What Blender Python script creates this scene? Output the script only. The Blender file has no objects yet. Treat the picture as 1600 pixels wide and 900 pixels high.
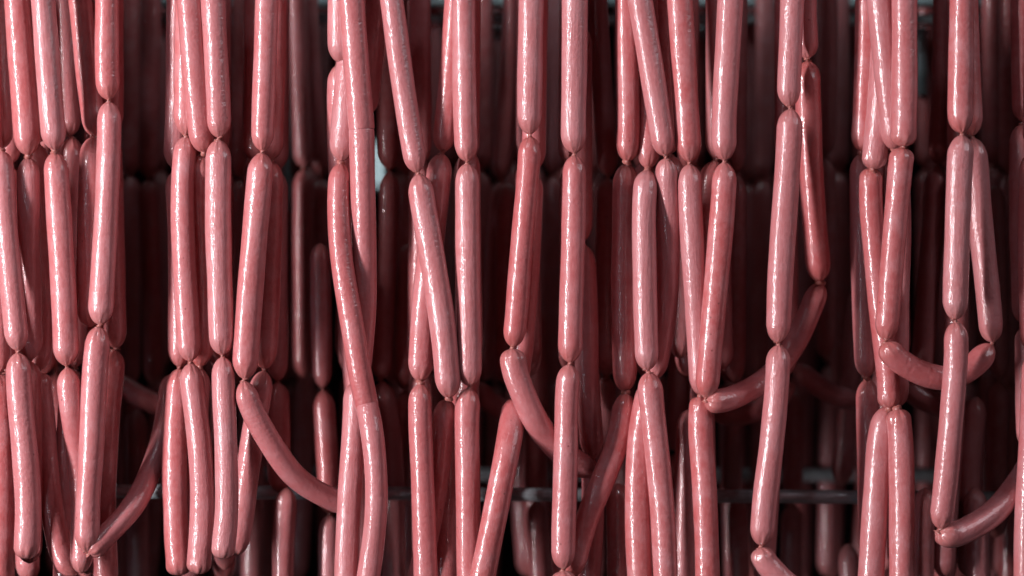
import bpy, math, random
import numpy as np
from mathutils import Vector

random.seed(7)
rng = np.random.default_rng(7)
scene = bpy.context.scene

# ------------------------------------------------------------------ camera
CAM_D = 2.0            # metres from the lens to the front row of strings
MPP = 0.000625         # metres per photo pixel at the front row (1600 px = 1 m)
cam_data = bpy.data.cameras.new("camera")
cam_data.sensor_width = 36.0
cam_data.lens = 36.0 * CAM_D / (1600 * MPP)
cam_data.clip_start = 0.05
cam_data.clip_end = 50.0
cam_data.dof.use_dof = True
cam_data.dof.focus_distance = CAM_D - 0.012
cam_data.dof.aperture_fstop = 2.0
cam = bpy.data.objects.new("camera", cam_data)
cam.location = (0, -CAM_D, 0)
cam.rotation_euler = (math.pi / 2, 0, 0)
scene.collection.objects.link(cam)
scene.camera = cam

# ------------------------------------------------------------------ world and lamps
world = bpy.data.worlds.new("World")
scene.world = world
world.use_nodes = True
bg = world.node_tree.nodes["Background"]
bg.inputs[0].default_value = (1.0, 0.74, 0.74, 1)
bg.inputs[1].default_value = 0.02


def area_lamp(name, loc, target, sx, sy, power, color):
    d = bpy.data.lights.new(name, 'AREA')
    d.shape = 'RECTANGLE'
    d.size, d.size_y = sx, sy
    d.energy = power
    d.color = color
    o = bpy.data.objects.new(name, d)
    o.location = loc
    o.rotation_euler = (Vector(target) - Vector(loc)).to_track_quat('-Z', 'Y').to_euler()
    scene.collection.objects.link(o)
    return o


# tall lamp on the left, raking along the front rows so that they shade the rows behind
area_lamp("key_lamp", (-1.95, -1.40, 0.25), (0.05, 0.0, 0.0), 0.16, 2.3, 104, (1.0, 0.96, 0.985))
# thin bluish window slit nearer the camera: cold glints on the wet skins, also far back
area_lamp("window_light", (-1.75, -2.15, 0.0), (0.05, 0.0, 0.0), 0.045, 2.4, 6.0, (0.72, 0.86, 1.0))
# strip light added near the viewing direction: cold glints on the skins in the gaps
area_lamp("glint_strip", (-0.65, -2.6, 0.0), (0.0, 0.3, 0.0), 0.03, 2.2, 1.1, (0.74, 0.86, 1.0))
# broad weak fill light added on the right, above the lens
area_lamp("fill_lamp", (2.0, -1.05, 1.25), (0.0, 0.0, 0.0), 1.2, 0.9, 12, (0.96, 0.92, 1.0))
# small lamp overhead in front: glints on the shoulders of the links
area_lamp("overhead_lamp", (-0.55, -1.35, 1.85), (0.0, 0.0, 0.0), 0.16, 0.16, 3.5, (0.86, 0.90, 1.0))

# unseen cool strip light added at the back to brighten the far rails
area_lamp("rail_fill", (0.0, 0.30, 0.45), (0.0, 0.46, 0.34), 1.15, 0.03, 0.35, (0.72, 0.94, 1.0))

scene.view_settings.view_transform = 'Standard'
scene.view_settings.look = 'None'
scene.view_settings.exposure = -0.10
scene.view_settings.gamma = 1.0
scene.view_settings.use_curve_mapping = False
scene.render.engine = 'CYCLES'
scene.cycles.use_denoising = True
scene.cycles.max_bounces = 8


# ------------------------------------------------------------------ helpers
def at(px, py, d):
    """photo pixel + metres behind the front row -> world point"""
    s = MPP * (CAM_D + d) / CAM_D
    return np.array(((px - 800) * s, d, (450 - py) * s))


def link_obj(o, parent=None):
    scene.collection.objects.link(o)
    if parent is not None:
        o.parent = parent
    return o


def mesh_obj(name, verts, faces, material, parent=None, smooth=True):
    me = bpy.data.meshes.new(name)
    me.from_pydata(verts, [], faces)
    if smooth:
        me.polygons.foreach_set("use_smooth", np.ones(len(me.polygons), dtype=bool))
    me.materials.append(material)
    o = bpy.data.objects.new(name, me)
    return link_obj(o, parent)


# ------------------------------------------------------------------ materials
class NT:
    def __init__(self, name):
        self.m = bpy.data.materials.new(name)
        self.m.use_nodes = True
        self.t = self.m.node_tree
        self.p = self.t.nodes["Principled BSDF"]

    def n(self, kind, **kw):
        nd = self.t.nodes.new(kind)
        for k, v in kw.items():
            setattr(nd, k, v)
        return nd

    def l(self, a, b):
        self.t.links.new(a, b)

    def math(self, op, a, b=None, c=None):
        nd = self.n('ShaderNodeMath', operation=op)
        for i, v in enumerate((a, b, c)):
            if v is None:
                continue
            if isinstance(v, (int, float)):
                nd.inputs[i].default_value = v
            else:
                self.l(v, nd.inputs[i])
        return nd.outputs[0]

    def vmath(self, op, a, b):
        nd = self.n('ShaderNodeVectorMath', operation=op)
        for i, v in enumerate((a, b)):
            if isinstance(v, tuple):
                nd.inputs[i].default_value = v
            else:
                self.l(v, nd.inputs[i])
        return nd.outputs[0]

    def noise(self, vec, scale, detail=3.0, rough=0.55):
        nd = self.n('ShaderNodeTexNoise')
        nd.inputs['Scale'].default_value = scale
        nd.inputs['Detail'].default_value = detail
        nd.inputs['Roughness'].default_value = rough
        self.l(vec, nd.inputs['Vector'])
        return nd.outputs[0]

    def ramp(self, fac, lo, hi, a=0.0, b=1.0):
        nd = self.n('ShaderNodeMapRange')
        nd.interpolation_type = 'SMOOTHSTEP'
        for i, v in enumerate((lo, hi, a, b)):
            nd.inputs[i + 1].default_value = v
        self.l(fac, nd.inputs[0])
        return nd.outputs[0]

    def mix(self, fac, a, b, blend='MIX'):
        nd = self.n('ShaderNodeMix', data_type='RGBA', blend_type=blend)
        for sock, v in ((nd.inputs[0], fac), (nd.inputs[6], a), (nd.inputs[7], b)):
            if isinstance(v, (int, float)):
                sock.default_value = v
            elif isinstance(v, tuple):
                sock.default_value = v
            else:
                self.l(v, sock)
        return nd.outputs[2]


def sausage_material():
    k = NT("sausage_skin")
    att = k.n('ShaderNodeAttribute', attribute_name="rest").outputs['Vector']
    tip = k.n('ShaderNodeAttribute', attribute_name="tip").outputs['Fac']
    rnd = k.n('ShaderNodeObjectInfo').outputs['Random']
    off = k.n('ShaderNodeCombineXYZ')
    k.l(k.math('MULTIPLY', rnd, 37.0), off.inputs[0])
    k.l(k.math('MULTIPLY', rnd, 91.0), off.inputs[1])
    k.l(k.math('MULTIPLY', rnd, 53.0), off.inputs[2])
    v = k.vmath('ADD', att, off.outputs[0])
    v_long = k.vmath('ADD', k.vmath('MULTIPLY', att, (1, 1, 0.13)), off.outputs[0])
    v_ring = k.vmath('ADD', k.vmath('MULTIPLY', att, (0.35, 0.35, 1.0)), off.outputs[0])

    big = k.noise(v, 42, 3)
    mid = k.noise(v, 150, 3)
    fine = k.noise(v, 700, 3, 0.65)
    r2 = k.math('FRACT', k.math('MULTIPLY', rnd, 17.31))
    r3 = k.math('FRACT', k.math('MULTIPLY', rnd, 71.77))

    col = k.mix(k.ramp(mid, 0.32, 0.70), (0.490, 0.102, 0.104, 1), (0.545, 0.152, 0.156, 1))
    col = k.mix(k.ramp(big, 0.42, 0.72, 0, 0.66), col, (0.595, 0.255, 0.268, 1))
    col = k.mix(k.ramp(fine, 0.38, 0.66, 0.0, 0.22), col, (0.44, 0.092, 0.082, 1))
    # redder or paler links
    col = k.mix(k.math('MULTIPLY', r2, 0.52), col, (0.43, 0.092, 0.096, 1))
    col = k.mix(k.math('MULTIPLY', r3, 0.38), col, (0.58, 0.31, 0.33, 1))
    # ends: browner where the casing gathers
    col = k.mix(k.math('MULTIPLY', tip, 0.40), col, (0.40, 0.125, 0.100, 1))
    # sparse dark spice specks
    vor = k.n('ShaderNodeTexVoronoi')
    vor.inputs['Scale'].default_value = 85
    k.l(v, vor.inputs['Vector'])
    sep = k.n('ShaderNodeSeparateColor')
    k.l(vor.outputs['Color'], sep.inputs[0])
    dot = k.math('MULTIPLY', k.ramp(vor.outputs['Distance'], 0.05, 0.10, 1, 0), k.ramp(sep.outputs[0], 0.86, 0.90))
    col = k.mix(k.math('MULTIPLY', dot, 0.75), col, (0.16, 0.03, 0.03, 1))
    k.l(col, k.p.inputs['Base Color'])

    k.p.inputs['Subsurface Weight'].default_value = 0.22
    k.p.inputs['Subsurface Radius'].default_value = (1.0, 0.34, 0.26)
    k.p.inputs['Subsurface Scale'].default_value = 0.005
    k.p.inputs['IOR'].default_value = 1.46
    rough = k.math('ADD', k.ramp(mid, 0.3, 0.7, 0.38, 0.48), k.math('MULTIPLY', r2, 0.06))
    k.l(rough, k.p.inputs['Roughness'])

    # wet and drier patches
    wet = k.noise(v, 26, 3, 0.6)
    k.l(k.ramp(wet, 0.30, 0.56, 0.62, 1.0), k.p.inputs['Coat Weight'])
    k.l(k.math('ADD', k.ramp(wet, 0.30, 0.58, 0.12, 0.06), k.math('MULTIPLY', r3, 0.025)), k.p.inputs['Coat Roughness'])
    k.p.inputs['Coat IOR'].default_value = 1.5
    # relief: fine pimpled skin, long wrinkles on some, faint rings on others
    pim = k.noise(v, 300, 2, 0.5)
    lump = k.noise(v, 120, 2, 0.5)
    wr = k.noise(v_long, 330, 3, 0.6)
    ring = k.noise(v_ring, 300, 2, 0.5)
    h = k.math('MULTIPLY', pim, 0.95)
    h = k.math('ADD', h, k.math('MULTIPLY', lump, 0.8))
    h = k.math('ADD', h, k.math('MULTIPLY', wr, k.ramp(r3, 0.55, 0.95, 0.15, 1.3)))
    h = k.math('ADD', h, k.math('MULTIPLY', ring, k.ramp(r2, 0.5, 0.9, 0.1, 0.7)))
    bump = k.n('ShaderNodeBump')
    bump.inputs['Strength'].default_value = 0.60
    bump.inputs['Distance'].default_value = 0.00075
    k.l(h, bump.inputs['Height'])
    k.l(bump.outputs[0], k.p.inputs['Normal'])
    k.l(bump.outputs[0], k.p.inputs['Coat Normal'])
    return k.m


def twist_material():
    k = NT("twisted_casing")
    att = k.n('ShaderNodeTexCoord').outputs['Object']
    f = k.noise(att, 900, 3)
    k.l(k.mix(f, (0.34, 0.100, 0.090, 1), (0.44, 0.165, 0.145, 1)), k.p.inputs['Base Color'])
    k.p.inputs['Roughness'].default_value = 0.3
    k.p.inputs['Subsurface Weight'].default_value = 0.2
    k.p.inputs['Subsurface Scale'].default_value = 0.002
    return k.m


def steel_material(name, col, rough, metal):
    k = NT(name)
    att = k.n('ShaderNodeTexCoord').outputs['Object']
    v = k.vmath('MULTIPLY', att, (0.15, 1, 1))
    f = k.noise(v, 260, 4)
    g = k.noise(att, 30, 3)
    c2 = tuple(c * 0.55 for c in col[:3]) + (1,)
    k.l(k.mix(k.ramp(g, 0.35, 0.7), col, c2), k.p.inputs['Base Color'])
    k.l(k.ramp(f, 0.3, 0.7, rough - 0.08, rough + 0.12), k.p.inputs['Roughness'])
    k.p.inputs['Metallic'].default_value = metal
    b = k.n('ShaderNodeBump')
    b.inputs['Strength'].default_value = 0.25
    b.inputs['Distance'].default_value = 0.0004
    k.l(f, b.inputs['Height'])
    k.l(b.outputs[0], k.p.inputs['Normal'])
    return k.m


M_SAUSAGE = sausage_material()
M_TWIST = twist_material()
M_ROD = steel_material("dark_steel", (0.52, 0.57, 0.60, 1), 0.26, 0.25)
M_RAIL = steel_material("pale_steel", (0.42, 0.52, 0.54, 1), 0.45, 0.3)
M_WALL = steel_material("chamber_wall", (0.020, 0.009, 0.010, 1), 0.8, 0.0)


def gap_glow_material():
    k = NT("gap_glow")  # glow for the bright gaps in the background
    k.p.inputs['Base Color'].default_value = (0.8, 0.85, 0.85, 1)
    k.p.inputs['Emission Color'].default_value = (0.72, 0.93, 1.0, 1)
    k.p.inputs['Emission Strength'].default_value = 1.7
    return k.m


M_GAP_GLOW = gap_glow_material()

# ------------------------------------------------------------------ structure: chamber wall, rods, rails
def box(name, cx, cy, cz, sx, sy, sz, material, parent=None, bevel=0.004):
    b = min(bevel, sx / 3, sy / 3, sz / 3)
    verts, faces = [], []
    import bmesh
    bm = bmesh.new()
    bmesh.ops.create_cube(bm, size=1.0)
    for v in bm.verts:
        v.co = Vector((v.co.x * sx + cx, v.co.y * sy + cy, v.co.z * sz + cz))
    bmesh.ops.bevel(bm, geom=list(bm.edges), offset=b, segments=2, affect='EDGES', profile=0.5)
    me = bpy.data.meshes.new(name)
    bm.to_mesh(me)
    bm.free()
    me.materials.append(material)
    return link_obj(bpy.data.objects.new(name, me), parent)


def tube(name, p0, p1, r, material, parent=None, seg=24):
    p0, p1 = np.array(p0, float), np.array(p1, float)
    ax = (p1 - p0) / np.linalg.norm(p1 - p0)
    u = np.cross(ax, (0, 0, 1.0)) if abs(ax[2]) < 0.9 else np.cross(ax, (0, 1.0, 0))
    u /= np.linalg.norm(u)
    w = np.cross(ax, u)
    verts, faces = [], []
    prof = [(0, 0.0), (0, r * 0.85), (r * 0.15, r), (np.linalg.norm(p1 - p0) - r * 0.15, r),
            (np.linalg.norm(p1 - p0), r * 0.85), (np.linalg.norm(p1 - p0), 0.0)]
    for s, rr in prof:
        for i in range(seg):
            a = 2 * math.pi * i / seg
            verts.append(tuple(p0 + ax * s + (u * math.cos(a) + w * math.sin(a)) * max(rr, 1e-5)))
    for j in range(len(prof) - 1):
        for i in range(seg):
            k = (i + 1) % seg
            faces.append((j * seg + i, j * seg + k, (j + 1) * seg + k, (j + 1) * seg + i))
    return mesh_obj(name, verts, faces, material, parent)


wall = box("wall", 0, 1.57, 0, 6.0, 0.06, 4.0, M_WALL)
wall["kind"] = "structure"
top_block = box("light_block_top", 0, 0.80, 0.535, 6.0, 1.50, 0.03, M_WALL)  # panel added out of view to block light from the rear rows
top_block["kind"] = "structure"
side = box("light_block_left", -0.66, 0.745, 0.0, 0.03, 1.57, 4.0, M_WALL)  # added out of view to keep the left light off the rear rows
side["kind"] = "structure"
side = box("light_block_right", 0.66, 0.745, 0.0, 0.03, 1.57, 4.0, M_WALL)  # same on the right, an added light blocker
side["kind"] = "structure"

def tag(o, label, cat, group=None):
    o["label"] = label
    o["category"] = cat
    if group:
        o["group"] = group
    return o


D_ROD = 0.165
tag(tube("rack_rod", at(-153, 764.8, D_ROD), at(1753, 780, D_ROD), 0.0072, M_ROD),
    "dark grey steel rod running across the whole lower picture behind the front sausages", "rod", "steel rods of the rack")
tag(tube("rack_rod", at(-24, 738.5, 0.52), at(1624, 743.5, 0.52), 0.0085, M_ROD),
    "dim blurred steel rod just above and behind the clear one", "rod", "steel rods of the rack")
tag(box("rack_rail", 0, 0.445, at(800, 3, 0.445)[2], 1.286, 0.02, 0.012, M_RAIL),
    "pale blurred steel rail at the very top edge behind the strings", "rail", "pale rails at the back")
tag(box("rack_rail", 0, 0.475, at(800, 30, 0.475)[2], 1.286, 0.02, 0.012, M_RAIL),
    "pale teal grey rail just below the top one, seen in the gaps", "rail", "pale rails at the back")

for px, pw, d, yb, lab in ((345, 15, 0.50, 85, "pale teal strip seen in the gap inside the second group"),  # steel strips standing in for pale background light in the gaps
                       (449, 11, 0.50, 330, "pale grey strip right of the second group, long and narrow"),
                       (776, 15, 0.50, 60, "pale strip in the gap left of the picture centre"),
                       (1098, 15, 0.50, 60, "pale strip glimpsed at the top inside the group right of centre"),
                       (1442, 14, 0.50, 150, "pale teal strip in the gap right of the right group")):
    x = at(px, 450, d)[0]
    z1, z0 = at(px, 40, d)[2], at(px, yb, d)[2]
    tag(box("pale_strip", x, d + 0.012, (z1 + z0) / 2, pw * MPP * (CAM_D + d) / CAM_D, 0.02, z1 - z0, M_RAIL), lab, "strip", "pale strips at the back")

for px, y0, y1, pw, lab in ((591, 224, 290, 6, "bright white gap of background light in the slit beside the third group"),
                            (79, 520, 600, 22, "short pale blue gap of background light low between the leftmost strings")):
    d = 1.30
    root = bpy.data.objects.new("light_gap", None)  # glowing tube stands in for a bright background gap; its fixture is made up
    root.location = tuple(at(px, y1, d))
    link_obj(root)
    tag(root, lab, "lamp", "gaps of background light at the back")
    sc_ = MPP * (CAM_D + d) / CAM_D
    h = (y1 - y0) * sc_
    tube("gap_glow_tube", (0, 0, 0.0), (0, 0, h), pw * sc_ / 2, M_GAP_GLOW, root)
    box("added_holder", 0, 0.10, h / 2, pw * sc_ * 0.8, 0.16, h * 1.05, M_ROD, root)
    box("added_cap", 0, 0, -0.012, pw * sc_ * 1.1, pw * sc_ * 1.1, 0.02, M_ROD, root)
    box("added_cap", 0, 0, h + 0.012, pw * sc_ * 1.1, pw * sc_ * 1.1, 0.02, M_ROD, root)

# ------------------------------------------------------------------ the sausage strings
# One entry per string: label, metres behind the front row, links. A link is a list of centre-line points
# (photo px, photo py[, extra depth]); 'b0' / 'b1' give that end a blunt, pressed shape.
R0 = 0.0119
FRONT = "sausage strings in the front rows"
REAR = "shadowed sausage strings further back"
DEEP = "sausage strings deep in the rack"
STR = []


def S(label, d, *links, group=FRONT, r=1.0):
    STR.append(dict(label=label, d=d, links=[list(l) for l in links], group=group, r=r))


# --- left group
S("string cut off by the left picture edge, lowest pair of links at the corner", 0.0,
  [(-20, -70), (-16, 262)], [(-14, 268), (-6, 420), (0, 578)], ['b0', (-4, 588, -.002), (3, 750, -.002), (2, 930, -.002)])
S("leftmost string whose middle link slants right, ending above the bottom edge", -0.022,
  [(0, -130, .03), (-5, 60, .03), (2, 231, .02)], [(2, 237), (8, 340), (22, 490), (28, 546)], [(28, 553), (31, 620), (40, 720), (44, 800), 'b1', (41, 873)])
S("second full string from the left, its second link sinking behind the slanted link", 0.0,
  [(20, -130, -.016), (26, 0, -.016), (40, 180, -.014), (44, 241, -.01)], [(44, 248), (45, 300), (46, 400, .015), (48, 560, .03)], [(46, 566, .03), (46, 880, .03)])
S("string behind the second and third ones, bottom link bending right along the lower edge", 0.045,
  [(52, -130), (60, 222)], [(60, 227), (63, 350), (67, 480), (61, 578)], ['b0', (61, 583), (66, 640), (71, 700), (82, 800, -.01), (101, 878, -.015), (121, 897, -.02)])
S("third string from the left with a bright unbroken highlight on its top link", -0.012,
  [(58, -130, -.024), (67, 0, -.024), (82, 190, -.022), (86, 233, -.015)], [(86, 239), (90, 300), (99, 450), (104, 570)], [(105, 576), (112, 640), (123, 720, .02), (129, 820, .02), (126, 896, .015)])
S("dark red string half hidden right of the third string", 0.045,
  [(97, -130), (105, 100), (109, 211)], [(112, 216), (113, 350), (117, 480), (120, 570)], [(108, 580), (103, 740), (100, 930)])
S("string leaning in from the upper left behind the last string of the left group", 0.012,
  [(110, -130), (125, 0), (136, 110), (151, 213)], [(144, 214), (142, 300), (139, 420), (140, 511)])
S("rightmost string of the left group, its last link swinging up to the right", -0.01,
  [(166, -150), (167, 0), (167, 120), (170, 155)], [(170, 160), (171, 190), (167, 310), (160, 440), (157, 506)],
  [(154, 512), (150, 560), (147, 610), (143, 700), (137, 790), (136, 862)], ['b0', (138, 866), (160, 843, .008), (210, 788, .03), (240, 725, .06), (258, 660, .08), (268, 585, .09)])
S("string hidden behind the rightmost string of the left group, showing its right edge", 0.045,
  [(176, -130), (175, 206)], [(172, 214), (177, 400), (182, 542)], [(177, 549), (168, 640), (162, 760), (166, 930)])

# --- second group
S("back string at the left edge of the second group, blunt end at a quarter height", 0.035,
  [(281, -130), (279, 100), (277, 200), (273, 262)], [(275, 268), (280, 400), (280, 572)], [(280, 577), (276, 640), (273, 720), (275, 820), 'b1', (281, 899)])
S("wrinkled string at the left front of the second group, double highlight on top", 0.012,
  [(296, -130), (292, 60), (290, 210)], [(291, 214), (285, 290), (287, 400), (293, 500), (297, 563)], [(297, 569), (303, 620), (312, 700), (316, 800), 'b1', (310, 897)])
S("string of the second group leaning right into the neighbouring knot", 0.0,
  [(285, -130), (296, 0), (304, 110), (313, 200), (320, 237)], [(316, 242, .01), (312, 300, .02), (315, 400, .03), (316, 500, .03), (312, 571, .03)], [(312, 577, .045), (305, 700, .045), (300, 890, .045)])
S("straight bright string in the middle of the second group, rounded end above the bottom", -0.012,
  [(327, -130), (333, 0), (338, 100), (342, 180), (343, 214)], [(341, 220), (341, 260), (341, 350), (344, 460), (347, 553)], [(348, 559), (349, 600), (353, 700), (354, 800), 'b1', (347, 873)])
S("right string of the second group whose third link swings down to the right", -0.012,
  [(421, -130), (417, 0), (413, 130), (410, 200), (410, 235)], [(409, 240), (405, 290), (396, 390), (387, 510), (383, 591)],
  [(380, 597), (384, 617), (417, 683, .01), (462, 746, .03), (503, 773, .045), (548, 792, .06)])
S("string close behind the right string of the second group, bottom link slanting left", 0.03,
  [(431, -130), (430, 100), (425, 248)], [(424, 253), (421, 400), (413, 575)], [(412, 581), (402, 640), (389, 720), (379, 800), (368, 868)])
S("dim string in the gap right of the second group, reddish and out of focus", 0.12,
  [(436, -150), (434, 262)], [(432, 272), (432, 430), (433, 592)], [(434, 600), (436, 770)], group=REAR)

# --- third group
S("left string of the third group, first knot very high near the top", 0.012,
  [(534, -150), (531, 40), (532, 96)], [(531, 103), (528, 150), (530, 250, .02), (542, 425, .03)], [(543, 432, .04), (556, 600, .04), (570, 740, .04)])
S("third group string with a long link bowing left then crossing right", 0.012,
  [(556, -130), (548, 60), (541, 150), (533, 251)], [(533, 256, -.006), (529, 300, -.01), (533, 400, -.015), (549, 500, -.018), (564, 590, -.015), 'f1', (574, 636, -.01)],
  ['f0', (574, 636, -.012), (580, 665, -.022), (586, 715, -.025), (588, 790, -.025), (580, 870, -.02), (566, 960, -.02)])
S("front string of the third group with a creased flat joint high up", -0.008,
  [(541, -130), (549, 0), (557, 100), 'f1', (565, 202)], ['f0', (565, 202), (567, 300), (569, 400, .01), (567, 500, .015), (560, 596, .012)],
  [(554, 598, .035), (554, 650, .022), (550, 720, .012), (545, 800, .008), (539, 960, .008)])
S("dark red string end leaning left behind the third group at the top", 0.055,
  [(594, -130), (585, 40), (572, 180)])

# --- fourth group
S("string leaning right from the top, its second link crossing over a knotted neighbour", -0.015,
  [(592, -130), (612, 0), (625, 100), (640, 200), (652, 268)], [(654, 273), (659, 310), (675, 400), (692, 510), (704, 620)], [(697, 626, .02), (693, 660, .025), (686, 740, .03), (670, 830, .035), (646, 940, .04)])
S("string whose second link passes behind the leaning one and hangs straight below", 0.006,
  [(718, -130), (712, 0), (706, 90), (698, 180), (692, 235)], [(689, 242), (685, 280), (674, 380), (662, 490), (656, 595)], [(657, 601, -.02), (656, 640, -.02), (660, 750, -.02), (665, 890, -.02), (667, 970, -.02)])
S("straight vertical string with three bright links left of the picture centre", -0.012,
  [(722, -130), (724, 0), (726, 150), (728, 225), (730, 251)], [(730, 257), (730, 300), (731, 420), (733, 540), (734, 602)], [(733, 608), (730, 640), (731, 750), (733, 960)])
S("string almost wholly hidden behind the straight vertical one left of centre", 0.035,
  [(733, -130), (731, 228)], [(732, 236), (734, 400), (737, 560)], [(736, 568), (700, 760), (696, 960)])

# --- centre pair
S("centre string whose third link curls down right behind its bright neighbour", -0.012,
  [(833, -130), (830, 0), (828, 120), (827, 180), (828, 209)], [(828, 214), (827, 250), (821, 320), (812, 420), (806, 500), (801, 541)],
  ['b0', (800, 546), (802, 572), (817, 615), (838, 660, .005), (863, 692, .02), (895, 720, .035), (932, 738, .045)])
S("string right behind the centre one, bottom link slanting left with beaded highlight", 0.02,
  [(838, -130), (835, 100), (833, 266)], [(832, 271), (827, 400), (818, 520), (806, 619)], [(804, 626), (797, 680, -.03), (778, 780, -.05), (762, 860, -.052), (742, 960, -.052)])
S("straight string right of the picture centre with wrinkled glossy middle link", -0.014,
  [(899, -130), (898, 0), (897, 150), (896, 205), (898, 236)], [(897, 246), (897, 300), (895, 400), (892, 500), (891, 565)],
  [(890, 571), (886, 610), (884, 700), (881, 810), (880, 888)], ['b0', (879, 893), (884, 930), (900, 1000)])
S("pink string peeking out right behind the straight glossy one near centre", 0.05,
  [(906, 40), (907, 376)], [(910, 383), (914, 450), (918, 600), (927, 714)], [(926, 722), (925, 840), (914, 970)])
S("out of focus string leaning right with a thin purple highlight near centre", 0.15,
  [(924, -170), (932, 0), (940, 120), (951, 273)], [(950, 281), (947, 430), (948, 585)], [(948, 592, .02), (943, 680, .05), (945, 790, .055)], group=REAR)

# --- fifth group
S("left string of the group right of centre, bottom link slanting left below", 0.010,
  [(976, -130), (979, 0), (981, 120), (982, 200), (980, 251)], [(979, 257, .012), (977, 300, .02), (975, 450, .02), (976, 610, .02)],
  [(980, 616, .015), (965, 690, .01), (940, 755), (916, 815, -.002), (892, 900, -.006)])
S("string showing only its rounded end between two others, then hanging free below", 0.006,
  [(1008, -130), (1011, 100, .012), (1013, 200, .004), (1012, 262)], [(1012, 267, -.01), (1007, 310, -.016), (1007, 420, -.016), (1009, 520, -.016), (1011, 577, -.014)],
  [(1014, 583, -.014), (1017, 620, -.014), (1028, 720, -.014), (1036, 810, -.014), (1042, 970, -.014)])
S("string leaning right across the top of the group right of centre", -0.014,
  [(981, -130), (1000, 0), (1016, 95), (1031, 190), (1040, 243)], [(1041, 248), (1043, 300, .01), (1044, 400, .02), (1038, 500, .025), (1025, 590, .025)],
  [(1014, 598, .02), (1003, 660, .015), (997, 740, .01), (997, 820, .01), (1003, 970, .01)])
S("dark red string behind the leaning one, narrow highlight at the top", 0.06,
  [(1030, -130), (1039, 100), (1044, 238)], [(1050, 246), (1068, 400), (1062, 560)], [(1076, 640), (1072, 780), (1066, 930)])
S("string with a bright highlight ending in a V with its slanted neighbour", -0.01,
  [(1053, -130), (1062, 0), (1068, 100), (1074, 200), (1077, 252)], [(1077, 258), (1078, 300), (1083, 400), (1089, 500, .006), (1097, 612, .012)],
  ['b0', (1094, 626, .008), (1094, 660), (1100, 750), (1104, 850), (1107, 970)])
S("slanted right arm of the V, with a curved link swinging right", -0.014,
  [(1147, -130), (1141, 0), (1136, 100), (1131, 200), (1132, 249)], [(1132, 255), (1131, 295), (1123, 400), (1114, 500), (1103, 617)],
  ['b0', (1103, 629, .0), (1122, 628, .004), (1158, 616, .02), (1203, 588, .045), (1238, 543, .06), (1264, 490, .062), (1284, 444, .062)],
  [(1279, 438, .055), (1276, 390, .05), (1270, 310, .042), (1265, 220, .034), (1262, 140, .03), (1263, 97, .03)], [(1261, 90, .028), (1258, 0, .026), (1260, -130, .026)])
S("dark string tucked behind the right arm of the V", 0.05,
  [(1120, -130), (1122, 246)], [(1117, 254), (1108, 300), (1104, 400), (1104, 540)])
S("blurred reddish string just right of the V", 0.15,
  [(1152, -170), (1150, 264)], [(1148, 278), (1148, 420), (1146, 596)], [(1146, 604, .04), (1142, 780, .15)], group=REAR)

# --- sixth: lone front string
S("lone front string in the right half, pale top link and knot at the bottom", -0.02,
  [(1244, -150), (1238, 0), (1234, 100), (1232, 145), (1234, 166)], [(1235, 171), (1234, 200), (1227, 310), (1220, 420), (1215, 534)],
  [(1217, 541), (1215, 590), (1206, 690), (1194, 790), (1190, 851)], ['b0', (1188, 857), (1195, 876), (1220, 903), (1262, 938)])

# --- seventh group
S("left back string of the right group, brownish and shaded below", 0.004,
  [(1357, -130), (1354, 50), (1351, 150), (1347, 236)], [(1345, 242, .02), (1346, 350, .035), (1350, 480, .04), (1353, 584, .04)], [(1356, 598, .05), (1358, 700, .05), (1362, 960, .05)])
S("middle string of the right group whose long second link reaches past half height", 0.0,
  [(1392, -130), (1384, 0), (1376, 130), (1369, 220), 'b1', (1366, 265)], ['b0', (1361, 262, .008), (1360, 300, .01), (1367, 400, .01), (1377, 500, .01), (1388, 590, .006), 'b1', (1394, 641)],
  [(1382, 632, .01), (1376, 680, .008), (1369, 770, .004), (1364, 850), (1357, 970)])
S("string crossing diagonally to the right in the right group, bright thin highlight", -0.004,
  [(1362, -130), (1375, 0), (1385, 110), (1394, 190), (1398, 233)], [(1401, 239, .02), (1406, 330, .028), (1403, 480, .028), (1402, 634, .02)],
  ['b0', (1402, 641, -.008), (1406, 670, -.008), (1409, 760, -.008), (1409, 970, -.008)])
S("right front string of the right group, its third link curling away to the right", -0.018,
  [(1413, -130), (1413, 0), (1413, 150), 'b1', (1411, 229)], ['b0', (1410, 231), (1405, 280), (1398, 360), (1390, 460), (1384, 530)],
  ['b0', (1383, 537), (1392, 552), (1420, 573, .004), (1455, 588, .010), (1490, 590, .016), (1528, 566, .022), (1549, 540, .024)],
  [(1551, 533, .024), (1543, 450, .024), (1531, 340, .022), (1526, 270, .02), (1520, 217, .018)], [(1518, 211, .018), (1515, 150, .018), (1511, 0, .018), (1512, -130, .018)])

# --- eighth: right front string
S("front string near right edge, streaky third link and curved link at its foot", -0.040,
  [(1506, -130), (1503, 0), (1501, 120), (1500, 180), (1503, 207)], [(1503, 212), (1500, 245), (1497, 330), (1494, 420), (1491, 498)],
  [(1494, 505), (1494, 550), (1486, 660), (1477, 760), (1470, 824)], ['b0', (1466, 832), (1480, 838, .004), (1520, 823, .015), (1558, 796, .03), (1590, 757, .045), (1622, 705, .05)])
S("string cut by the right picture edge at the top, knot at one fifth height", 0.03,
  [(1600, -130), (1598, 50), (1601, 188)], [(1597, 196), (1596, 300), (1600, 505)], [(1604, 512), (1606, 700)])
S("string on the right picture edge visible from a quarter height to the bottom", 0.0,
  [(1622, -90), (1618, 232)], [(1612, 240), (1610, 400), (1614, 548)], [(1616, 556, -.01), (1610, 700, -.01), (1604, 800, -.01), (1601, 970, -.01)])

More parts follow.
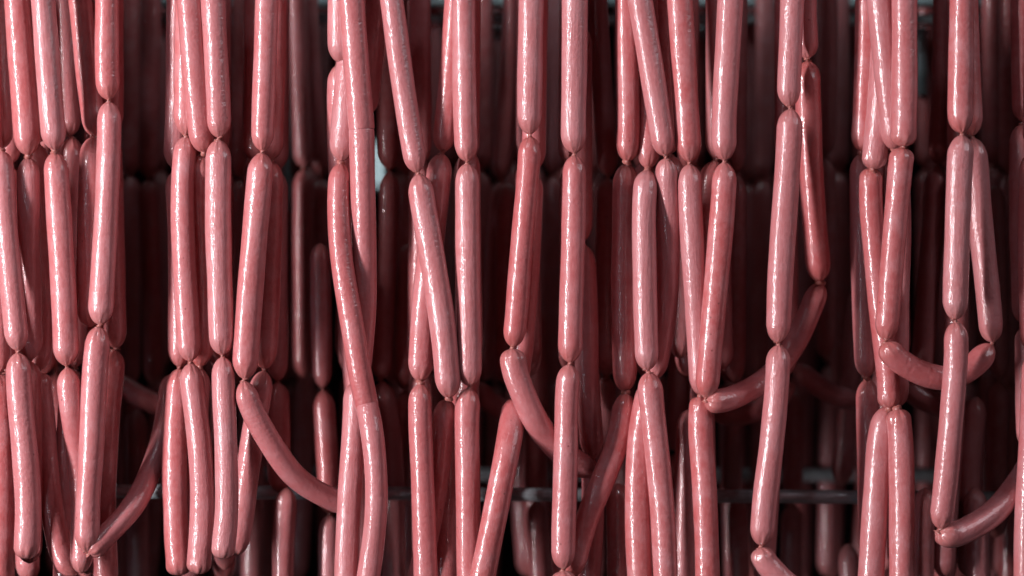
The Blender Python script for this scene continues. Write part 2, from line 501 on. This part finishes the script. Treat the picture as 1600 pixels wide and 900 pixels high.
# --- the shadowed strings behind (each seen in a gap between the groups)
def Rr(label, d, *links, r=1.0):
    S(label, d, *links, group=REAR, r=r)

Rr("dark string right beside the left group, in the first wide gap", 0.40, [(203, -190), (205, 268)], [(205, 280), (203, 598)], [(205, 606), (215, 960)])
Rr("dark string with pale dashed highlight in the middle of the first wide gap", 0.34, [(234, -190), (236, 60), (232, 275)], [(231, 284), (237, 450), (240, 600)])
Rr("loop of a dark red link sagging in the lower first gap", 0.22, [(178, 590), (215, 618), (262, 636), (300, 640)])
Rr("dark pink string low in the first gap behind the swinging link", 0.30, [(212, 640), (216, 800), (218, 980)])
Rr("dark string with bluish highlight in the narrow gap inside the second group", 0.36, [(380, -190), (379, 100), (376, 274)], [(374, 284), (372, 600)])
Rr("dark string left in the gap between second and third group, lilac highlights", 0.30, [(460, -190), (465, 60), (474, 258)], [(474, 268), (472, 440), (474, 590)])
Rr("dark string right in the gap between second and third group, ending slightly lower", 0.33, [(476, -190), (484, 60), (502, 272)], [(502, 282), (500, 440), (500, 600)])
Rr("glossy purple red link hanging low left of the third group", 0.14, [(500, 380), (503, 604)], [(505, 612), (510, 700), (514, 800)], [(515, 806), (514, 970)])
Rr("round topped red string below the rod, between second and third group", 0.115, [(448, 762), (443, 850), (442, 980)])
Rr("dim string low behind the second group, right of its rounded end", 0.30, [(398, 700), (394, 850), (393, 980)])
Rr("purple link leaning left in the gap right of the third group", 0.20, [(612, -190), (606, 120), (607, 262)], [(610, 272), (605, 400), (592, 590)], [(598, 600), (612, 700), (615, 980)])
Rr("dark leaning link just left of the crossing strings, faint blue highlight", 0.25, [(646, -190), (643, 100), (636, 270)], [(634, 280), (628, 400), (616, 602)])
Rr("small pinkish sausage end seen beside the crossing strings", 0.205, [(640, 380), (632, 500), (633, 606)], [(634, 612), (624, 700), (622, 800)])
Rr("brown dark string with highlight at top right of the leaning front string", 0.38, [(654, -190), (648, 60), (646, 268)], [(648, 278), (652, 600)])
Rr("purple string leaning left in the gap before the centre", 0.27, [(808, -190), (802, 0), (793, 160), (781, 277)], [(786, 286), (780, 350), (768, 480), (757, 594)])
Rr("reddish sausage low in the gap before the centre, beside the leaning purple one", 0.22, [(794, 286), (789, 440), (790, 600)], [(742, 598), (765, 628), (806, 652)])
Rr("very dark string just right of the straight vertical one", 0.44, [(757, -190), (754, 262)], [(752, 272), (756, 596)])
Rr("dark string with bluish streak between the two centre strings", 0.38, [(864, -190), (864, 268)], [(866, 280), (862, 600)])
Rr("dark pink sausage above and below the rod between the centre strings", 0.29, [(838, 480), (840, 640), (836, 776)], [(838, 784), (845, 960)])
Rr("brown translucent sausage with a round top low right of centre", 0.07, [(966, 756), (967, 850), (968, 980)])
Rr("dark link with bluish beads ending low in the group right of centre", 0.205, [(1072, 380), (1062, 560), (1058, 703)], [(1056, 712), (1054, 970)])
Rr("dark string with lilac spots in the gap left of the lone front string", 0.40, [(1192, -190), (1196, 100), (1192, 275)], [(1190, 286), (1190, 590)])
Rr("black red string in the same gap, close to the V", 0.50, [(1170, -190), (1168, 280)], [(1168, 290), (1172, 600)])
Rr("dark sausage with lilac highlight below the rod left of the lone string", 0.28, [(1152, 774), (1154, 850), (1156, 980)])
Rr("sagging dark red link low right of the lone front string", 0.20, [(1240, 572), (1262, 590), (1300, 616), (1345, 628)])
Rr("second sagging link left of the lone front string, behind the curved one", 0.17, [(1108, 640), (1150, 648), (1195, 634), (1240, 600)])
Rr("dark string right of the lone front string with a bright upper highlight", 0.30, [(1292, -190), (1292, 60), (1288, 240)], [(1288, 252), (1292, 400), (1290, 560)])
Rr("dark string at the right of the gap before the right group", 0.40, [(1312, -190), (1310, 262)], [(1310, 274), (1314, 440), (1312, 596)])
Rr("dark leaning link with blue flecks low before the right group", 0.29, [(1342, 450), (1328, 600), (1314, 758)])
Rr("dim pair of reddish links low between lone string and right group", 0.32, [(1240, 610), (1238, 780)], [(1238, 790), (1236, 980)])
Rr("pink rounded sausage at the bottom edge left of the right group", 0.22, [(1325, 850), (1332, 990)])
Rr("purple red string leaning left between the right group and right front string", 0.15, [(1476, -170), (1474, 80), (1467, 254)], [(1463, 262), (1460, 330), (1450, 450), (1440, 596)])
Rr("round topped sausage below the rod, half lit, left of the curved foot", 0.09, [(1447, 762), (1442, 840), (1441, 980)])
Rr("round topped red sausage below the rod behind the curved foot link", 0.13, [(1523, 762), (1527, 830), (1531, 980)])
Rr("pinkish sliver of sausage above the rod right of the streaky link", 0.14, [(1526, 620), (1516, 700), (1512, 900)])
Rr("sagging dark link under the curl of the right group", 0.16, [(1404, 596), (1442, 622), (1488, 640), (1520, 636)])
Rr("brown dark string with lilac spots near the right edge", 0.34, [(1552, -190), (1550, 100), (1556, 256)], [(1557, 266), (1562, 400), (1560, 585)])
Rr("purple sausage with sharp straight highlight low near the right edge", 0.20, [(1553, 290), (1558, 440), (1561, 588)], [(1560, 598), (1557, 700), (1556, 840)])
Rr("dark sausage in the deep gap right of the brown string near the right edge", 0.28, [(1578, -190), (1576, 268)], [(1576, 278), (1578, 596)], [(1578, 604), (1576, 960)])
Rr("round shaded sausage ends peeking out low between the leftmost strings", 0.14, [(84, 400), (86, 560)], [(88, 582), (92, 760)])

# strings added behind the front ones to shade the rear rows, mostly unseen
LOW = {12: (36, 44), 150: (146, 134), 289: (297, 297), 343: (350, 351), 545: (566, 562), 655: (658, 664), 729: (731, 733), 893: (886, 880),
       1008: (1016, 1020), 1126: (1096, 1104), 1228: (1212, 1192), 1362: (1380, 1384), 1497: (1488, 1474)}
for i, x in enumerate((12, 68, 150, 289, 343, 400, 545, 655, 729, 826, 893, 1008, 1074, 1126, 1228, 1362, 1402, 1497)):
    for k, d in enumerate((0.090, 0.128, 0.198)):
        j = rng.uniform(-16, 16)
        t = rng.uniform(-4, 4)
        links = [[(x, -140), (x + t, 250 + j)], [(x + t, 258 + j), (x - t, 575 + j)]]
        if x in LOW:
            links.append([(LOW[x][0], 583 + j), (LOW[x][1], 905 + j)])
        S("added shading string, hidden but for an edge directly behind the front strings", d + 0.006 * (i % 2), *links, group="shading strings added behind the front rows")

# deepest rows: dark, blurred, one like the other
for dmin, x0 in ((0.46, 6), (0.62, -14)):
    xs = x0
    while xs < 1615:
        d = dmin + 0.09 * rng.random()
        x = xs + rng.uniform(-9, 9)
        j = rng.uniform(-16, 16)
        t = rng.uniform(-14, 14)
        S("blurred dark sausage string in the deepest shade of the rack", d,
          [(x, -180), (x + t * .2, 40), (x + t * .5, 262 + j)], [(x + t * .5, 272 + j), (x + t * .8, 430), (x + t * .2, 580 + j)],
          [(x + t * .2, 590 + j), (x - t * .2, 760), (x - t, 915 + j)], group=DEEP)
        xs += rng.uniform(36, 64)
        if abs(xs - 593) < 36:
            xs = 630

# ---- resolve depth: touching sausages rest against each other instead of passing through
NS = 15


def parse_link(l):
    blunt = [0, 0]
    pts = []
    for it in l:
        if isinstance(it, str):
            blunt[int(it[1])] = {'b': 1, 'f': 2}[it[0]]
        else:
            pts.append(tuple(it) + (0.0,) if len(it) == 2 else tuple(it))
    return np.array(pts, float), blunt


def catmull(pts, n):
    """resample a polyline of control points as a smooth curve, n even steps"""
    if len(pts) == 2:
        t = np.linspace(0, 1, n)[:, None]
        return pts[0] * (1 - t) + pts[1] * t
    p = np.vstack([2 * pts[0] - pts[1], pts, 2 * pts[-1] - pts[-2]])
    out = []
    for i in range(1, len(p) - 2):
        p0, p1, p2, p3 = p[i - 1], p[i], p[i + 1], p[i + 2]
        t = [0.0]
        for a, b in ((p0, p1), (p1, p2), (p2, p3)):
            t.append(t[-1] + max(np.linalg.norm((b - a)[:2]) ** 0.5, 1e-3))
        u = np.linspace(t[1], t[2], 24, endpoint=(i == len(p) - 3))[:, None]
        a1 = (t[1] - u) / (t[1] - t[0]) * p0 + (u - t[0]) / (t[1] - t[0]) * p1
        a2 = (t[2] - u) / (t[2] - t[1]) * p1 + (u - t[1]) / (t[2] - t[1]) * p2
        a3 = (t[3] - u) / (t[3] - t[2]) * p2 + (u - t[2]) / (t[3] - t[2]) * p3
        b1 = (t[2] - u) / (t[2] - t[0]) * a1 + (u - t[0]) / (t[2] - t[0]) * a2
        b2 = (t[3] - u) / (t[3] - t[1]) * a2 + (u - t[1]) / (t[3] - t[1]) * a3
        out.append((t[2] - u) / (t[2] - t[1]) * b1 + (u - t[1]) / (t[2] - t[1]) * b2)
    c = np.vstack(out)
    s = np.concatenate([[0], np.cumsum(np.linalg.norm(np.diff(c[:, :2], axis=0), axis=1))])
    g = np.linspace(0, s[-1], n)
    return np.stack([np.interp(g, s, c[:, k]) for k in range(c.shape[1])], 1)


def cap(s, L, R, blunt):
    """radius at arc length s of a link of length L"""
    r = np.ones_like(s)
    for side, b in ((s, blunt[0]), (L - s, blunt[1])):
        lc = R * (1.5, 0.95, 0.34)[b]
        p = (1.78, 2.1, 2.0)[b]
        u = np.clip(side / lc, 0, 1)
        q = (1 - (1 - u) ** p) ** (1 / p)
        if b == 2:
            q = 0.975 + 0.025 * q
        r = np.minimum(r, q)
    return R * r


# neighbouring tips draw close: only a short twisted neck stays between them
for st in STR:
    for l0, l1 in zip(st['links'][:-1], st['links'][1:]):
        i0 = max(i for i, it in enumerate(l0) if not isinstance(it, str))
        i1 = min(i for i, it in enumerate(l1) if not isinstance(it, str))
        a, b = np.array(l0[i0][:2], float), np.array(l1[i1][:2], float)
        if 0 < np.linalg.norm(b - a) < 16:
            k = 0.5 - 0.5 * min(1.0, 3.4 / np.linalg.norm(b - a))
            l0[i0] = tuple(a + (b - a) * k) + tuple(l0[i0][2:])
            l1[i1] = tuple(b - (b - a) * k) + tuple(l1[i1][2:])

P, RAD, SID, LID = [], [], [], []
for si, st in enumerate(STR):
    st['parsed'] = []
    for li, l in enumerate(st['links']):
        pts, blunt = parse_link(l)
        c = catmull(pts, NS)
        R = R0 * st['r'] * (1 + 0.055 * math.sin(si * 7.1 + li * 3.7))
        if blunt[0] == 2:
            R = st['parsed'][-1]['R']        # pressed joint: both links equally thick
        w = np.array([at(x, y, st['d'] + dd) for x, y, dd in c])
        s = np.concatenate([[0], np.cumsum(np.linalg.norm(np.diff(w, axis=0), axis=1))])
        st['parsed'].append(dict(c=c, blunt=blunt, R=R, i0=len(P) * 1))
        for k in range(NS):
            P.append((c[k, 0], c[k, 1], st['d'] + c[k, 2]))
            RAD.append(max(cap(s[k:k + 1], s[-1], R, blunt)[0], 0.0015))
            SID.append(si)
            LID.append(li)
P = np.array(P)
RAD, SID, LID = np.array(RAD), np.array(SID), np.array(LID)
D0 = P[:, 2].copy()


def world_of(P):
    s = MPP * (CAM_D + P[:, 2]) / CAM_D
    return np.stack([(P[:, 0] - 800) * s, P[:, 2], (450 - P[:, 1]) * s], 1)


W = world_of(P)
# segment-free test: points against points, spacing is close to the radius so this is tight enough
pairs = []
order = np.argsort(W[:, 0])
xs_sorted = W[order, 0]
for a_i, a in enumerate(order):
    hi = np.searchsorted(xs_sorted, W[a, 0] + 0.027)
    b = order[a_i + 1:hi]
    m = (np.abs(W[b, 2] - W[a, 2]) < 0.027) & (np.abs(W[b, 1] - W[a, 1]) < 0.09) & (SID[b] != SID[a])
    pairs += [(a, x) for x in b[m]]
pairs = np.array(pairs)
A, B = pairs[:, 0], pairs[:, 1]
sgn = np.where(D0[B] - D0[A] + 1e-6 * (SID[B] - SID[A]) >= 0, 1.0, -1.0)
# link-wide ordering keeps two links from weaving through each other
key = {}
la = SID * 10 + LID
for a, b in zip(A, B):
    k2 = (la[a], la[b])
    key.setdefault(k2, []).append(D0[b] - D0[a])
sgn = np.array([1.0 if np.mean(key[(la[a], la[b])]) + (1e-6 if la[b] > la[a] else -1e-6) >= 0 else -1.0 for a, b in zip(A, B)])
depth = P[:, 2].copy()
for it in range(140):
    P[:, 2] = depth
    W = world_of(P)
    dxz = np.hypot(W[B, 0] - W[A, 0], W[B, 2] - W[A, 2])
    rr = (RAD[A] + RAD[B]) * 0.97
    need = np.sqrt(np.clip(rr ** 2 - dxz ** 2, 0, None))
    pen = need - sgn * (depth[B] - depth[A])
    pen = np.where(need > 0, np.clip(pen, 0, 0.02), 0)
    push = np.zeros_like(depth)
    cnt = np.zeros_like(depth)
    np.add.at(push, A, -0.5 * sgn * pen * 0.6)      # the front one gives way a little forward
    np.add.at(push, B, 0.5 * sgn * pen * 1.0)
    np.add.at(cnt, A, (pen > 0).astype(float))
    np.add.at(cnt, B, (pen > 0).astype(float))
    delta = (depth - D0) + push / np.maximum(np.sqrt(cnt), 1)
    # stiffness along each string
    for rep in range(5):
        for st_i in range(1):
            d2 = delta.copy()
            same_prev = np.concatenate([[False], SID[1:] == SID[:-1]])
            same_next = np.concatenate([SID[1:] == SID[:-1], [False]])
            prev = np.where(same_prev, np.roll(delta, 1), delta)
            nxt = np.where(same_next, np.roll(delta, -1), delta)
            delta = 0.5 * d2 + 0.25 * prev + 0.25 * nxt
    depth = D0 + delta * 0.998
P[:, 2] = depth

# ---- meshes
def frames(c):
    t = np.gradient(c, axis=0)
    t /= np.linalg.norm(t, axis=1)[:, None]
    u = np.zeros_like(c)
    u0 = np.array((0.0, -1.0, 0.0))
    for i in range(len(c)):
        u0 = u0 - t[i] * np.dot(u0, t[i])
        u0 /= np.linalg.norm(u0)
        u[i] = u0
    return t, u, np.cross(t, u)


def sausage_mesh(curve, R, blunt, near, seed):
    r_ = np.random.default_rng(seed)
    seg = 36 if near else 18
    # dense even curve
    n = 160
    s0 = np.concatenate([[0], np.cumsum(np.linalg.norm(np.diff(curve, axis=0), axis=1))])
    from_n = np.linspace(0, s0[-1], n)
    # smooth spline through the solver's samples
    c = catmull3(curve, n)
    s = np.concatenate([[0], np.cumsum(np.linalg.norm(np.diff(c, axis=0), axis=1))])
    L = s[-1]
    body = 34 if near else 14
    ends = 13 if near else 7
    lc = 1.6 * R
    e = lc * (np.linspace(0, 1, ends) ** 1.8)
    st = np.concatenate([e, np.linspace(lc, L - lc, body)[1:-1], (L - e)[::-1]])
    cc = np.stack([np.interp(st, s, c[:, k]) for k in range(3)], 1)
    t, u, w = frames(cc)
    rad = cap(st, L, R, blunt)
    rad = np.maximum(rad, R * 0.15)
    # gentle swelling along the link
    ph = r_.uniform(0, 6.28, 4)
    rad = rad * (1 + 0.012 * np.sin(st / L * 9 + ph[0]) + 0.010 * np.sin(st / L * 19 + ph[1]))
    th = np.linspace(0, 2 * math.pi, seg, endpoint=False)
    k1, k2, k3 = r_.integers(5, 8), r_.integers(9, 12), r_.integers(13, 17)
    pleat = 0.45 * np.cos(k1 * th + ph[0]) + 0.6 * np.cos(k2 * th + ph[1]) + 0.35 * np.cos(k3 * th + ph[2])
    dend = np.minimum(st, L - st)
    g = np.clip(1 - dend / (1.45 * R), 0, 1)
    flat = np.where(st < L / 2, blunt[0] == 2, blunt[1] == 2)
    amp = np.where(flat, 0.012, 0.14) * (g ** 1.3) * np.clip(dend / (0.10 * R), 0.35, 1)
    rr = rad[:, None] * (1 + amp[:, None] * pleat[None, :])
    # the body is not a perfect round: slight oval, drifting
    rr = rr * (1 + 0.018 * np.cos(2 * th[None, :] + ph[3] + st[:, None] * 14) + 0.010 * np.cos(3 * th[None, :] + ph[2] - st[:, None] * 31))
    V = cc[:, None, :] + rr[:, :, None] * (np.cos(th)[None, :, None] * u[:, None, :] + np.sin(th)[None, :, None] * w[:, None, :])
    rest = np.stack([np.broadcast_to(R * np.cos(th), rr.shape), np.broadcast_to(R * np.sin(th), rr.shape),
                     np.broadcast_to(st[:, None], rr.shape)], 2).reshape(-1, 3)
    tipv = np.broadcast_to(np.where(flat, 0, g)[:, None], rr.shape).reshape(-1)
    nv = len(st)
    idx = np.arange(nv * seg).reshape(nv, seg)
    nx = np.roll(idx, -1, axis=1)
    q = np.stack([idx[:-1], nx[:-1], nx[1:], idx[1:]], 2).reshape(-1, 4)
    verts = V.reshape(-1, 3)
    me = bpy.data.meshes.new("sausage")
    a, b = len(verts), len(verts) + 1
    verts = np.vstack([verts, cc[0], cc[-1]])
    rest = np.vstack([rest, (0, 0, 0), (0, 0, L)])
    tipv = np.concatenate([tipv, [1, 1]])
    tris = [(a, int(nx[0, i]), int(idx[0, i])) for i in range(seg)] + [(b, int(idx[-1, i]), int(nx[-1, i])) for i in range(seg)]
    me.from_pydata(verts.tolist(), [], q.tolist() + tris)
    me.polygons.foreach_set("use_smooth", np.ones(len(me.polygons), dtype=bool))
    at_ = me.attributes.new("rest", 'FLOAT_VECTOR', 'POINT')
    at_.data.foreach_set("vector", rest.astype(np.float32).ravel())
    at_ = me.attributes.new("tip", 'FLOAT', 'POINT')
    at_.data.foreach_set("value", tipv.astype(np.float32))
    me.materials.append(M_SAUSAGE)
    me.update()
    return me, cc


def catmull3(p, n):
    """smooth resampling of dense 3-D samples (binomial smoothing of a linear resample)"""
    s = np.concatenate([[0], np.cumsum(np.linalg.norm(np.diff(p, axis=0), axis=1))])
    g = np.linspace(0, s[-1], n)
    c = np.stack([np.interp(g, s, p[:, k]) for k in range(3)], 1)
    for _ in range(60):
        c[1:-1] = 0.5 * c[1:-1] + 0.25 * (c[:-2] + c[2:])
    return c


def twist_mesh(p0, p1, R, seed):
    r_ = np.random.default_rng(seed)
    p0, p1 = np.array(p0), np.array(p1)
    v = p1 - p0
    L = max(np.linalg.norm(v), 0.002)
    ax = v / np.linalg.norm(v) if np.linalg.norm(v) > 1e-6 else np.array((0, 0, -1.0))
    p0 = p0 - ax * 0.0022
    L = L + 0.0044
    uu = np.cross(ax, (0.3, 0.9, 0.1))
    uu /= np.linalg.norm(uu)
    ww = np.cross(ax, uu)
    seg, n = 12, 9
    verts, faces = [], []
    ph = r_.uniform(0, 6.28)
    for j in range(n):
        f = j / (n - 1)
        rad = R * (0.15 + 0.20 * abs(2 * f - 1) ** 1.8)
        for i in range(seg):
            a = 2 * math.pi * i / seg + f * 3.4
            k = rad * (1 + 0.22 * math.cos(3 * (2 * math.pi * i / seg) + ph))
            verts.append(tuple(p0 + ax * (L * f) + (uu * math.cos(a) + ww * math.sin(a)) * k))
    for j in range(n - 1):
        for i in range(seg):
            k = (i + 1) % seg
            faces.append((j * seg + i, j * seg + k, (j + 1) * seg + k, (j + 1) * seg + i))
    faces.append(tuple(range(seg))[::-1])
    faces.append(tuple((n - 1) * seg + i for i in range(seg)))
    return verts, faces


PW = world_of(P)
for si, st in enumerate(STR):
    root = bpy.data.objects.new("sausage_string", None)
    root.empty_display_size = 0.01
    top = PW[st['parsed'][0]['i0']]
    root.location = tuple(top)
    link_obj(root)
    tag(root, st['label'], "sausage string", st['group'])
    near = st['d'] < 0.09 or (st['group'] == FRONT)
    prev_end = None
    prev_obj = None
    for li, pl in enumerate(st['parsed']):
        cur = PW[pl['i0']:pl['i0'] + NS]
        me, cc = sausage_mesh(cur, pl['R'], pl['blunt'], near, 1000 + si * 13 + li)
        me.transform(__import__('mathutils').Matrix.Translation(-Vector(top)))
        o = bpy.data.objects.new("sausage", me)
        link_obj(o, root)
        if prev_end is not None and not (pl['blunt'][0] == 2) and np.linalg.norm(cc[0] - prev_end) < 0.03 and st['d'] < 0.45:
            vv, ff = twist_mesh(prev_end - top, cc[0] - top, pl['R'], si * 31 + li)
            mesh_obj("twist", vv, ff, M_TWIST, root)
        prev_end, prev_obj = cc[-1].copy(), o

print("strings", len(STR), "links", len(PW) // NS, "max shift", float(np.abs(depth - D0).max()))
